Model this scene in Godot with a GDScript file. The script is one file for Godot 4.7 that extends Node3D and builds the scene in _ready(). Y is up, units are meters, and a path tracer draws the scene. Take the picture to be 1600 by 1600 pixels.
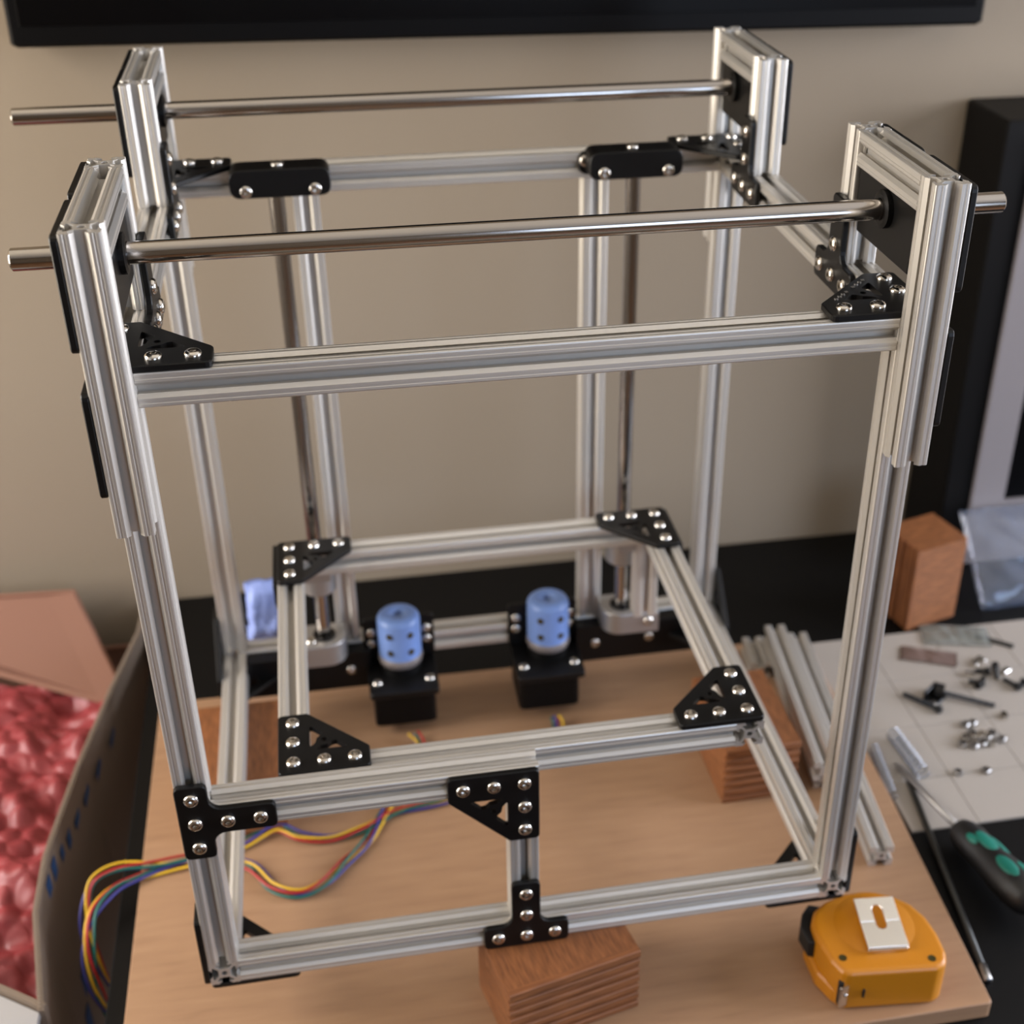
extends Node3D
# Bench-top aluminium machine frame on a beech board. All lengths below are millimetres in the
# frame's own coordinates (x right, y up, z towards the viewer); pt() turns them into metres.

const FLOOR := 815.0          # the frame's underside stands this far above the floor
const W := 456.0              # outer width of the frame
const HT := 457.0             # top of the side rails
const HH := 538.5             # top of the portals
const ZB := -374.0            # back of the rear posts
const TT := -75.0             # table top
const BT := -59.0             # board top

var mats := {}
var meshes := {}
var rng := RandomNumberGenerator.new()

func pt(x: float, y: float, z: float) -> Vector3:
	return Vector3(x, y + FLOOR, z) * 0.001

# ---------------------------------------------------------------- naming and tagging
func numbered(called: String) -> String:
	if not has_node(NodePath(called)):
		return called
	var i := 1
	while has_node(NodePath("%s_%03d" % [called, i])):
		i += 1
	return "%s_%03d" % [called, i]

func tag(o: Node3D, label: String, category: String, group: String = "") -> Node3D:
	o.set_meta("label", label)
	o.set_meta("category", category)
	if group != "":
		o.set_meta("group", group)
	return o

func thing(called: String, label: String, category: String, at: Vector3, group: String = "") -> Node3D:
	var o := Node3D.new()
	o.name = numbered(called)
	o.position = at
	add_child(o)
	tag(o, label, category, group)
	return o

# a part whose mesh is given in its own axes; xf is in world metres
func part(called: String, m: Mesh, mat: Material, xf: Transform3D, parent: Node3D) -> MeshInstance3D:
	var o := MeshInstance3D.new()
	o.name = called
	o.mesh = m
	o.material_override = mat
	parent.add_child(o, true)
	var w := Transform3D.IDENTITY
	var p: Node = parent
	while p is Node3D and p != self:
		w = (p as Node3D).transform * w
		p = p.get_parent()
	o.transform = w.affine_inverse() * xf
	return o

func single(called: String, m: Mesh, mat: Material, xf: Transform3D, label: String, category: String, group: String = "") -> MeshInstance3D:
	var o := MeshInstance3D.new()
	o.name = numbered(called)
	o.mesh = m
	o.material_override = mat
	o.transform = xf
	add_child(o)
	tag(o, label, category, group)
	return o

func struct(called: String, m: Mesh, mat: Material, xf: Transform3D) -> MeshInstance3D:
	var o := MeshInstance3D.new()
	o.name = called
	o.mesh = m
	o.material_override = mat
	o.transform = xf
	o.set_meta("kind", "structure")
	add_child(o)
	return o

func dup(src: Node3D, called: String, label: String, xf: Transform3D, group: String = "") -> Node3D:
	var o: Node3D = src.duplicate()
	o.name = numbered(called)
	add_child(o)
	o.transform = xf
	o.set_meta("label", label)
	if group != "":
		o.set_meta("group", group)
	return o

# ---------------------------------------------------------------- frames of reference
func xf(origin: Vector3, xaxis: Vector3, yaxis: Vector3) -> Transform3D:
	var x := xaxis.normalized()
	var z := x.cross(yaxis).normalized()
	return Transform3D(Basis(x, z.cross(x), z), origin)

func along(a: Vector3, b: Vector3, up: Vector3 = Vector3.UP) -> Transform3D:   # local +Z runs from a to b
	var z := (b - a).normalized()
	if absf(z.dot(up)) > 0.98:
		up = Vector3.RIGHT
	var x := up.cross(z).normalized()
	return Transform3D(Basis(x, z.cross(x), z), a)

func turned(origin: Vector3, deg: float) -> Transform3D:
	return Transform3D(Basis(Vector3.UP, deg_to_rad(deg)), origin)

# ---------------------------------------------------------------- shapes
func quad(st: SurfaceTool, a: Vector3, b: Vector3, c: Vector3, d: Vector3) -> void:   # counter-clockwise seen from outside
	for v in [a, c, b, a, d, c]:
		st.add_vertex(v)

func tri(st: SurfaceTool, a: Vector3, b: Vector3, c: Vector3) -> void:
	for v in [a, c, b]:
		st.add_vertex(v)

func start(smooth: int = -1) -> SurfaceTool:
	var st := SurfaceTool.new()
	st.begin(Mesh.PRIMITIVE_TRIANGLES)
	st.set_smooth_group(smooth)
	return st

func done(st: SurfaceTool) -> ArrayMesh:
	st.generate_normals()
	return st.commit()

func ccw(p: PackedVector2Array) -> PackedVector2Array:
	var q := p.duplicate()
	if Geometry2D.is_polygon_clockwise(q):
		q.reverse()
	# Godot calls "clockwise" in y-down terms; make the signed area positive in y-up terms
	var s := 0.0
	for i in q.size():
		var a := q[i]
		var b := q[(i + 1) % q.size()]
		s += a.x * b.y - b.x * a.y
	if s < 0.0:
		q.reverse()
	return q

func bridged(outer: PackedVector2Array, holes: Array) -> PackedVector2Array:
	var poly := ccw(outer)
	for h0 in holes:
		var h := ccw(h0)
		h.reverse()
		var best := INF
		var bi := 0
		var bj := 0
		for i in poly.size():
			for j in h.size():
				var d := poly[i].distance_squared_to(h[j])
				if d >= best:
					continue
				var ok := true
				for hh in holes:
					var g: PackedVector2Array = hh
					for k in g.size():
						var hit = Geometry2D.segment_intersects_segment(poly[i], h[j], g[k], g[(k + 1) % g.size()])
						if hit != null and (hit as Vector2).distance_to(h[j]) > 1e-4 and (hit as Vector2).distance_to(poly[i]) > 1e-4:
							ok = false
				if ok:
					best = d
					bi = i
					bj = j
		var out := PackedVector2Array()
		for i in bi + 1:
			out.append(poly[i])
		for k in h.size() + 1:
			out.append(h[(bj + k) % h.size()])
		for i in range(bi, poly.size()):
			out.append(poly[i])
		poly = out
	return poly

func inset(p: PackedVector2Array, by: float) -> PackedVector2Array:   # counter-clockwise polygon, moved inwards by mitres
	var out := PackedVector2Array()
	var n := p.size()
	for i in n:
		var a := (p[i] - p[(i + n - 1) % n]).normalized()
		var b := (p[(i + 1) % n] - p[i]).normalized()
		var na := Vector2(-a.y, a.x)
		var nb := Vector2(-b.y, b.x)
		var m := na + nb
		var l := maxf(m.length_squared() * 0.5, 0.35)
		out.append(p[i] + m * (by / l))
	return out

func cap(st: SurfaceTool, poly: PackedVector2Array, z: float, up: bool) -> void:
	var t := Geometry2D.triangulate_polygon(poly)
	for k in range(0, t.size(), 3):
		var a := poly[t[k]]
		var b := poly[t[k + 1]]
		var c := poly[t[k + 2]]
		if (b - a).cross(c - a) < 0.0:
			var s := b
			b = c
			c = s
		var A := Vector3(a.x, a.y, z) * 0.001
		var B := Vector3(b.x, b.y, z) * 0.001
		var C := Vector3(c.x, c.y, z) * 0.001
		if up:
			tri(st, A, B, C)
		else:
			tri(st, A, C, B)

func wall_ring(st: SurfaceTool, p: PackedVector2Array, z0: float, q: PackedVector2Array, z1: float) -> void:
	var n := p.size()
	for i in n:
		var j := (i + 1) % n
		quad(st, Vector3(p[i].x, p[i].y, z0) * 0.001, Vector3(p[j].x, p[j].y, z0) * 0.001, Vector3(q[j].x, q[j].y, z1) * 0.001, Vector3(q[i].x, q[i].y, z1) * 0.001)

# outline in local XY, thickness along +Z, edges of the top and bottom rounded by bev in steps
func prism_into(st: SurfaceTool, outline: PackedVector2Array, holes: Array, t: float, bev: float = 0.0, steps: int = 1, both: bool = true) -> void:
	var o := ccw(outline)
	var rings := []
	if bev > 0.0:
		if both:
			for k in steps:
				var a := PI / 2 * k / steps
				rings.append([inset(o, bev * (1.0 - sin(a))), bev * (1.0 - cos(a))])
		else:
			rings.append([o, 0.0])
		rings.append([o, bev] if both else [o, t - bev])
		if both:
			rings.append([o, t - bev])
		for k in range(1, steps + 1):
			var a := PI / 2 * k / steps
			rings.append([inset(o, bev * (1.0 - cos(a))), t - bev * (1.0 - sin(a))])
	else:
		rings = [[o, 0.0], [o, t]]
	for k in rings.size() - 1:
		wall_ring(st, rings[k][0], rings[k][1], rings[k + 1][0], rings[k + 1][1])
	for h in holes:
		var r := ccw(h)
		r.reverse()
		wall_ring(st, r, 0.0, r, t)
	cap(st, bridged(rings[0][0], holes), 0.0, false)
	cap(st, bridged(rings[-1][0], holes), t, true)

func prism(outline: PackedVector2Array, holes: Array, t: float, bev: float = 0.0, steps: int = 1, both: bool = true) -> ArrayMesh:
	var st := start()
	prism_into(st, outline, holes, t, bev, steps, both)
	return done(st)

func rect(x0: float, y0: float, x1: float, y1: float) -> PackedVector2Array:
	return PackedVector2Array([Vector2(x0, y0), Vector2(x1, y0), Vector2(x1, y1), Vector2(x0, y1)])

func circle(c: Vector2, r: float, n: int = 12) -> PackedVector2Array:
	var p := PackedVector2Array()
	for i in n:
		p.append(c + Vector2.from_angle(TAU * i / n) * r)
	return p

func rounded(p: PackedVector2Array, r: float, seg: int = 4) -> PackedVector2Array:   # every corner of a polygon rounded
	var out := PackedVector2Array()
	var n := p.size()
	for i in n:
		var a := p[(i + n - 1) % n] - p[i]
		var b := p[(i + 1) % n] - p[i]
		var half := absf(a.angle_to(b)) / 2
		var d := minf(r / tan(half), minf(a.length(), b.length()) * 0.49)
		var s := p[i] + a.normalized() * d
		var e := p[i] + b.normalized() * d
		for k in seg + 1:
			var t := float(k) / seg
			out.append(s.lerp(p[i], t).lerp(p[i].lerp(e, t), t))
	return out

func box(x: float, y: float, z: float, bev: float = 0.0) -> ArrayMesh:   # centred, standing on local y = 0
	var key := "box %s %s %s %s" % [x, y, z, bev]
	if not meshes.has(key):
		var st := start()
		var hx := x / 2000
		var hz := z / 2000
		var h := y / 1000
		var b := bev / 1000
		var lv := [[b, 0.0], [0.0, b], [0.0, h - b], [b, h]] if b > 0.0 else [[0.0, 0.0], [0.0, h]]
		var rings := []
		for l in lv:
			var i: float = l[0]
			var ring := []
			var ax := hx - i
			var az := hz - i
			if b > 0.0:
				for c in [[ax, az - b], [ax - b, az], [-ax + b, az], [-ax, az - b], [-ax, -az + b], [-ax + b, -az], [ax - b, -az], [ax, -az + b]]:
					ring.append(Vector3(c[0], l[1], c[1]))
			else:
				for c in [[ax, az], [-ax, az], [-ax, -az], [ax, -az]]:
					ring.append(Vector3(c[0], l[1], c[1]))
			ring.reverse()
			rings.append(ring)
		for k in rings.size() - 1:
			var r0: Array = rings[k]
			var r1: Array = rings[k + 1]
			var n := r0.size()
			for i in n:
				var j := (i + 1) % n
				quad(st, r0[j], r0[i], r1[i], r1[j])
		var top: Array = rings[-1]
		var bot: Array = rings[0]
		for i in range(1, top.size() - 1):
			tri(st, top[0], top[i + 1], top[i])
			tri(st, bot[0], bot[i], bot[i + 1])
		meshes[key] = done(st)
	return meshes[key]

func lathe_into(st: SurfaceTool, prof: Array, n: int = 20, closed: bool = false) -> void:   # (radius, z) pairs, turned about local Z
	var c := prof.size()
	for k in (c if closed else c - 1):
		var a: Vector2 = prof[k]
		var b: Vector2 = prof[(k + 1) % c]
		for i in n:
			var u := Vector2.from_angle(TAU * i / n)
			var v := Vector2.from_angle(TAU * (i + 1) / n)
			var p0 := Vector3(u.x * a.x, u.y * a.x, a.y) * 0.001
			var p1 := Vector3(v.x * a.x, v.y * a.x, a.y) * 0.001
			var p2 := Vector3(v.x * b.x, v.y * b.x, b.y) * 0.001
			var p3 := Vector3(u.x * b.x, u.y * b.x, b.y) * 0.001
			if a.x < 1e-6:
				tri(st, p0, p2, p3)
			elif b.x < 1e-6:
				tri(st, p0, p1, p2)
			else:
				quad(st, p0, p1, p2, p3)

func lathe(prof: Array, n: int = 20, smooth: int = 0) -> ArrayMesh:
	var st := start(smooth)
	lathe_into(st, prof, n)
	return done(st)

func tube_into(st: SurfaceTool, pts: PackedVector3Array, r: float, n: int = 8) -> void:   # points in metres, radius in mm
	var rings := []
	var m := pts.size()
	var x := Vector3.ZERO
	for i in m:
		var d := (pts[mini(i + 1, m - 1)] - pts[maxi(i - 1, 0)]).normalized()
		if i == 0:
			x = d.cross(Vector3.UP if absf(d.y) < 0.9 else Vector3.RIGHT).normalized()
		else:
			x = (x - d * x.dot(d)).normalized()
		var y := d.cross(x)
		var ring := []
		for k in n:
			var a := TAU * k / n
			ring.append(pts[i] + (x * cos(a) + y * sin(a)) * r * 0.001)
		rings.append(ring)
	for i in m - 1:
		for k in n:
			var l := (k + 1) % n
			quad(st, rings[i][k], rings[i][l], rings[i + 1][l], rings[i + 1][k])
	for k in range(1, n - 1):
		tri(st, rings[0][0], rings[0][k + 1], rings[0][k])
		tri(st, rings[m - 1][0], rings[m - 1][k], rings[m - 1][k + 1])

func smooth_path(ctrl: Array, per: int = 8) -> PackedVector3Array:   # Catmull-Rom through the control points
	var out := PackedVector3Array()
	for i in ctrl.size() - 1:
		var a: Vector3 = ctrl[maxi(i - 1, 0)]
		var b: Vector3 = ctrl[i]
		var c: Vector3 = ctrl[i + 1]
		var d: Vector3 = ctrl[mini(i + 2, ctrl.size() - 1)]
		for k in per:
			out.append(b.cubic_interpolate(c, a, d, float(k) / per))
	out.append(ctrl[-1])
	return out

# ---------------------------------------------------------------- the machine's hardware
func slot_profile() -> PackedVector2Array:   # 20 mm V-slot section
	var q := PackedVector2Array()
	var side := [Vector2(9.0, -10.0), Vector2(9.71, -9.71), Vector2(10, -9.0), Vector2(10, -7.7), Vector2(9.72, -7.45), Vector2(9.72, -6.35), Vector2(10, -6.1), Vector2(10, -4.6), Vector2(8.0, -2.4), Vector2(8.0, -5.6), Vector2(6.6, -5.6), Vector2(3.9, -2.9), Vector2(3.9, 2.9), Vector2(6.6, 5.6), Vector2(8.0, 5.6), Vector2(8.0, 2.4), Vector2(10, 4.6), Vector2(10, 6.1), Vector2(9.72, 6.35), Vector2(9.72, 7.45), Vector2(10, 7.7)]
	for k in 4:
		for v in side:
			q.append((v as Vector2).rotated(PI / 2 * k))
	return q

func extrusion(l: float) -> ArrayMesh:
	var key := "ext %s" % l
	if not meshes.has(key):
		meshes[key] = prism(slot_profile(), [circle(Vector2.ZERO, 2.1, 10)], l)
	return meshes[key]

func bar(called: String, a: Vector3, b: Vector3, parent: Node3D) -> MeshInstance3D:   # extrusion along its centre line, points in mm
	var A := pt(a.x, a.y, a.z)
	var B := pt(b.x, b.y, b.z)
	return part(called, extrusion(snappedf(a.distance_to(b), 0.01)), mats.alu, along(A, B), parent)

func screw_mesh() -> ArrayMesh:
	if not meshes.has("screw"):
		var st := start(0)
		var prof := []
		for k in 6:
			var a := PI / 2 * k / 5.0
			prof.append(Vector2(2.3 + 2.5 * cos(a), 0.25 + 2.35 * sin(a)))
		prof.push_front(Vector2(4.8, 0.0))
		lathe_into(st, prof, 18)
		st.set_smooth_group(-1)
		lathe_into(st, [Vector2(2.3, 2.6), Vector2(1.6, 2.5), Vector2(1.6, 0.9), Vector2(0.0, 0.7)], 6)
		meshes["screw"] = done(st)
	return meshes["screw"]

func screws(plate: Node3D, base: Transform3D, where: Array, t: float = 4.0) -> void:
	for w in where:
		var s: Vector2 = w
		part("screw", screw_mesh(), mats.steel, base * Transform3D(Basis(Vector3.BACK, rng.randf() * TAU), Vector3(s.x, s.y, t) * 0.001), plate)

# triangular five-hole corner plate; local origin is the corner screw, legs along +X and +Y
func corner_mesh() -> ArrayMesh:
	if not meshes.has("corner"):
		var o := rounded(PackedVector2Array([Vector2(-10, -10), Vector2(50, -10), Vector2(50, 10), Vector2(10, 50), Vector2(-10, 50)]), 3.5, 3)
		var h1 := rounded(PackedVector2Array([Vector2(13.5, 11), Vector2(36.5, 11), Vector2(28.2, 19.0), Vector2(25.3, 18.2), Vector2(22.5, 15.6), Vector2(18.0, 14.6)]), 1.2, 2)
		var h2 := PackedVector2Array()
		for v in h1:
			h2.append(Vector2(v.y, v.x))
		meshes["corner"] = prism(o, [h1, h2, circle(Vector2(20.6, 20.6), 2.0, 10)], 4.0, 0.6)
	return meshes["corner"]

func corner_plate(o: Vector3, x: Vector3, y: Vector3, n: Vector3, parent: Node3D, bolts: bool = true) -> MeshInstance3D:
	var mirrored := x.cross(y).dot(n) < 0.0
	var b := xf(pt(o.x, o.y, o.z), y if mirrored else x, x if mirrored else y)
	var p := part("corner_plate", corner_mesh(), mats.black, b, parent)
	if bolts:
		screws(p, b, [Vector2(0, 0), Vector2(20, 0), Vector2(40, 0), Vector2(0, 20), Vector2(0, 40)])
	return p

# T-shaped five-hole plate; bar along local X, stem along local +Y
func tee_mesh() -> ArrayMesh:
	if not meshes.has("tee"):
		var o := PackedVector2Array([Vector2(-30, -10), Vector2(30, -10), Vector2(30, 10)])
		for k in 6:
			var a := PI / 2 * k / 5.0
			o.append(Vector2(18 - 8 * sin(a), 18 - 8 * cos(a)))
		o.append_array([Vector2(10, 50), Vector2(-10, 50)])
		for k in 6:
			var a := PI / 2 * k / 5.0
			o.append(Vector2(-18 + 8 * cos(a), 18 - 8 * sin(a)))
		o.append(Vector2(-30, 10))
		# round only the outer corners
		var r := PackedVector2Array()
		var n := o.size()
		for i in n:
			var sharp: bool = (absf(absf(o[i].x) - 30) < 0.1 or absf(o[i].y - 50) < 0.1)
			if not sharp:
				r.append(o[i])
				continue
			var a := o[i] + (o[(i + n - 1) % n] - o[i]).normalized() * 4.0
			var c := o[i] + (o[(i + 1) % n] - o[i]).normalized() * 4.0
			for k in 4:
				var t := k / 3.0
				r.append(a.lerp(o[i], t).lerp(o[i].lerp(c, t), t))
		meshes["tee"] = prism(r, [], 4.0, 0.6)
	return meshes["tee"]

func tee_plate(o: Vector3, x: Vector3, y: Vector3, parent: Node3D) -> MeshInstance3D:
	var b := xf(pt(o.x, o.y, o.z), x, y)
	var p := part("tee_plate", tee_mesh(), mats.black, b, parent)
	screws(p, b, [Vector2(-20, 0), Vector2(0, 0), Vector2(20, 0), Vector2(0, 20), Vector2(0, 40)])
	return p

# L-shaped five-hole plate; corner screw at the origin
func angle_mesh() -> ArrayMesh:
	if not meshes.has("angle"):
		var o := rounded(PackedVector2Array([Vector2(-10, -10), Vector2(50, -10), Vector2(50, 10), Vector2(10, 10), Vector2(10, 50), Vector2(-10, 50)]), 4.0, 4)
		meshes["angle"] = prism(o, [], 4.0, 0.6)
	return meshes["angle"]

func angle_plate(o: Vector3, x: Vector3, y: Vector3, n: Vector3, parent: Node3D) -> MeshInstance3D:
	var mirrored := x.cross(y).dot(n) < 0.0
	var b := xf(pt(o.x, o.y, o.z), y if mirrored else x, x if mirrored else y)
	return part("angle_plate", angle_mesh(), mats.black, b, parent)

func portal(fr: Node3D, right: bool, back: bool) -> void:
	var xc := W - 10.0 if right else 10.0
	var out := 1.0 if right else -1.0
	var xo := W if right else 0.0          # outer face
	var xi := W - 20.0 if right else 20.0  # inner face
	var za := -284.0 if back else 10.0     # centre of the upright nearer the viewer
	var zb := ZB - 10.0 if back else -97.0 # centre of the upright further away
	if back:
		bar("upright", Vector3(xc, HT, za), Vector3(xc, HH, za), fr)
		bar("upright", Vector3(xc, 372, zb), Vector3(xc, HH, zb), fr)
	else:
		bar("upright", Vector3(xc, 372, za), Vector3(xc, HH, za), fr)
		bar("upright", Vector3(xc, HT, zb), Vector3(xc, HH, zb), fr)
	bar("top_beam", Vector3(xc, HH - 10, zb + 10), Vector3(xc, HH - 10, za - 10), fr)
	var O := Vector3(out, 0, 0)
	angle_plate(Vector3(xo, HH - 11, za), Vector3.DOWN, Vector3.FORWARD, O, fr)
	angle_plate(Vector3(xo, HH - 11, zb), Vector3.DOWN, Vector3.BACK, O, fr)
	# gusset tying the long upright to the rail
	if back:
		corner_plate(Vector3(xo, HT - 11, zb), Vector3.DOWN, Vector3.BACK, O, fr, false)
	else:
		corner_plate(Vector3(xo, HT - 11, za), Vector3.DOWN, Vector3.FORWARD, O, fr, false)
	# tee on the inner face under the short upright
	var zs := za if back else zb
	tee_plate(Vector3(xi, HT - 10, zs), Vector3(0, 0, -1) if not right else Vector3(0, 0, 1), Vector3.UP, fr)
	# bearing block between the uprights, under the top beam
	var zr := -43.0 if not back else -338.0
	var lo := -86.0 if not back else ZB + 2.0
	var hi := -1.0 if not back else -295.0
	var st := start()
	var body := rounded(PackedVector2Array([Vector2(lo, 518), Vector2(hi, 518), Vector2(hi, 492), Vector2(hi - 4, 488), Vector2(hi - 4, 480), Vector2(lo + 4, 480), Vector2(lo + 4, 488), Vector2(lo, 492)]), 1.5, 2)
	prism_into(st, body, [circle(Vector2(zr, 506), 8.0, 20)], 15.0, 0.8)
	var m := done(st)
	# local X runs along z, local Y along y, so the thickness runs along +/- x
	var base := xf(pt(xc + 7.5, 0, 0), Vector3(0, 0, 1), Vector3.UP)
	base.origin = pt(xc + 7.5, 0, 0)
	var bb := part("bearing_block", m, mats.black, base, fr)
	part("bearing_collar", lathe([Vector2(8.5, -4), Vector2(11.0, -3.2), Vector2(11.0, 18.2), Vector2(8.5, 19), Vector2(6.3, 19), Vector2(6.3, -4), Vector2(8.5, -4)], 24, -1), mats.black, base * Transform3D(Basis.IDENTITY, Vector3(zr, 506, 0) * 0.001), bb)

func build_frame() -> void:
	var fr := thing("machine_frame", "open box frame of silver slotted aluminium bars joined by black corner plates", "frame", pt(W / 2, 0, ZB / 2))
	for right in [false, true]:
		var xc := W - 10.0 if right else 10.0
		var xo := W if right else 0.0
		var O := Vector3(1 if right else -1, 0, 0)
		bar("bottom_rail", Vector3(xc, 10, ZB), Vector3(xc, 10, 0), fr)
		bar("post", Vector3(xc, 20, -10), Vector3(xc, HT, -10), fr)
		bar("post", Vector3(xc, 20, ZB + 10), Vector3(xc, HT, ZB + 10), fr)
		bar("side_rail", Vector3(xc, HT - 10, ZB + 20), Vector3(xc, HT - 10, -20), fr)
		# outside gussets at the feet
		corner_plate(Vector3(xo, 10, -10), Vector3.UP, Vector3.FORWARD, O, fr, false)
		corner_plate(Vector3(xo, 10, ZB + 10), Vector3.UP, Vector3.BACK, O, fr, false)
		# gussets under the base and on top of the upper corners
		var inw := Vector3(-1 if right else 1, 0, 0)
		corner_plate(Vector3(xc, 0, -10), inw, Vector3.FORWARD, Vector3.DOWN, fr)
		corner_plate(Vector3(xc, 0, ZB + 10), inw, Vector3.BACK, Vector3.DOWN, fr)
		corner_plate(Vector3(xc, HT, -10), inw, Vector3.FORWARD, Vector3.UP, fr)
		corner_plate(Vector3(xc, HT, ZB + 10), inw, Vector3.BACK, Vector3.UP, fr)
		for back in [false, true]:
			portal(fr, right, back)
	# worn raised lettering, too small to read, along the slanted edge of one plate
	var plate: Node3D = null
	for c in fr.get_children():
		if c is MeshInstance3D and c.mesh == meshes["corner"] and c.transform.basis.z.y > 0.9 and (c.transform.origin + fr.position).distance_to(pt(W - 10, HT, -10)) < 0.002:
			plate = c
	if plate:
		var st := SurfaceTool.new()
		st.begin(Mesh.PRIMITIVE_TRIANGLES)
		for i in 9:
			if i == 4:
				continue
			var t := (i - 4) * 4.6
			var q := Transform3D(Basis(Vector3.BACK, -PI / 4 + rng.randf_range(-0.5, 0.5)), Vector3(26.6 + t * 0.7071, 26.6 - t * 0.7071, 3.9) * 0.001)
			st.append_from(prism(rect(-1.3, -0.4, 1.3, 0.4), [], 0.5, 0.1), 0, q)
			st.append_from(prism(rect(-0.35, -1.2, 0.35, 1.2), [], 0.5, 0.1), 0, q)
		part("lettering", st.commit(), mats.dull, (fr.transform * plate.transform), plate)
	bar("crossbeam", Vector3(20, 10, -10), Vector3(W - 20, 10, -10), fr)
	bar("crossbeam", Vector3(20, 10, ZB + 10), Vector3(W - 20, 10, ZB + 10), fr)
	bar("crossbeam", Vector3(20, HT - 10, -10), Vector3(W - 20, HT - 10, -10), fr)
	bar("crossbeam", Vector3(20, HT - 10, ZB + 10), Vector3(W - 20, HT - 10, ZB + 10), fr)
	# half-width shelf bar in the front opening with its short leg
	var hm := 151.0
	bar("crossbeam", Vector3(20, hm, -10), Vector3(228.5, hm, -10), fr)
	bar("post", Vector3(218, 20, -10), Vector3(218, hm - 10, -10), fr)
	tee_plate(Vector3(10, hm, 0), Vector3.DOWN, Vector3.RIGHT, fr)
	tee_plate(Vector3(218, 10, 0), Vector3.RIGHT, Vector3.UP, fr)
	corner_plate(Vector3(218, hm, 0), Vector3.LEFT, Vector3.DOWN, Vector3.BACK, fr)
	# inner rear posts that carry the lifting rods
	for x in [112.0, 336.0]:
		bar("post", Vector3(x, 20, ZB + 10), Vector3(x, HT - 20, ZB + 10), fr)
	for right in [false, true]:
		var xr := 361.0 if right else 91.0
		var mid := 362.0 if right else 95.0
		# upper rod holder: pill-ended black block on the rear beam
		var b := xf(pt(mid, 452.5, ZB + 20), Vector3.RIGHT, Vector3.UP)
		var pill := rounded(rect(-36.5, -10.5, 36.5, 10.5), 8.0, 5)
		var h := part("rod_holder", prism(pill, [], 24.0, 0.8), mats.black, b, fr)
		screws(h, b, [Vector2(-25, -5), Vector2(25, -5)], 24.0)
		part("clamp_screw", screw_mesh(), mats.steel, xf(pt(mid - 1, 463, ZB + 32), Vector3.RIGHT, Vector3.FORWARD), h)
		if right:
			part("backing_plate", prism(rounded(rect(-37, -9, 37, 9), 8.0, 5), [], 5.0, 0.6), mats.black, xf(pt(mid - 4, 450, ZB + 19), Vector3.RIGHT, Vector3.UP), h)
			part("screw", screw_mesh(), mats.steel, xf(pt(mid - 36, 452, ZB + 24), Vector3.RIGHT, Vector3.UP), h)
		# lower rod holder: round-ended bare aluminium clamp on the rear beam
		var s := 1.0 if right else -1.0
		var o := PackedVector2Array()
		for k in 9:
			var a := PI / 2 + PI * k / 16.0
			o.append(Vector2(xr - 2 + 17 * cos(a), 336 - 0 + 17 * sin(a) - 336 + 19))
		o.append(Vector2(xr - 19, 0))
		o.append(Vector2(xr + 32, 0))
		o.append(Vector2(xr + 32, 36))
		if not right:
			for i in o.size():
				o[i].x = 2 * xr - o[i].x
		var hb := xf(pt(0, 21, ZB + 20), Vector3.RIGHT, Vector3.FORWARD)
		# local Y runs towards the back, so flip the outline to lie in front of the beam
		var fl := PackedVector2Array()
		for v in o:
			fl.append(Vector2(v.x, -v.y))
		var cl := part("rod_clamp", prism(fl, [circle(Vector2(xr, -18), 6.4, 18)], 22.0, 1.2, 2), mats.cast, hb, fr)
		part("rod_collar", lathe([Vector2(6.3, 0), Vector2(10, 0), Vector2(10, 1.6), Vector2(6.3, 1.6)], 24, -1), mats.black, along(pt(xr, 43, ZB + 38), pt(xr, 60, ZB + 38)), cl)
		part("clamp_screw", screw_mesh(), mats.steel, xf(pt(xr + s * 22, 34, ZB + 56), Vector3.RIGHT, Vector3.UP), cl)
		part("clamp_screw", screw_mesh(), mats.steel, xf(pt(xr + s * 12, 43, ZB + 46), Vector3.RIGHT, Vector3.FORWARD), cl)
		# black carrier plate in front of the rear beam
		var cx := 376.0 if right else 74.0
		var pb := xf(pt(cx, -2, ZB + 20), Vector3.RIGHT, Vector3.UP)
		var cp := part("carrier_plate", prism(rounded(rect(-56, -20, 56, 20), 3.0, 3), [], 14.0, 0.6), mats.black, pb, fr)
		screws(cp, pb, [Vector2(-s * 38, 1), Vector2(s * 14, 2)], 14.0)

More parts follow.
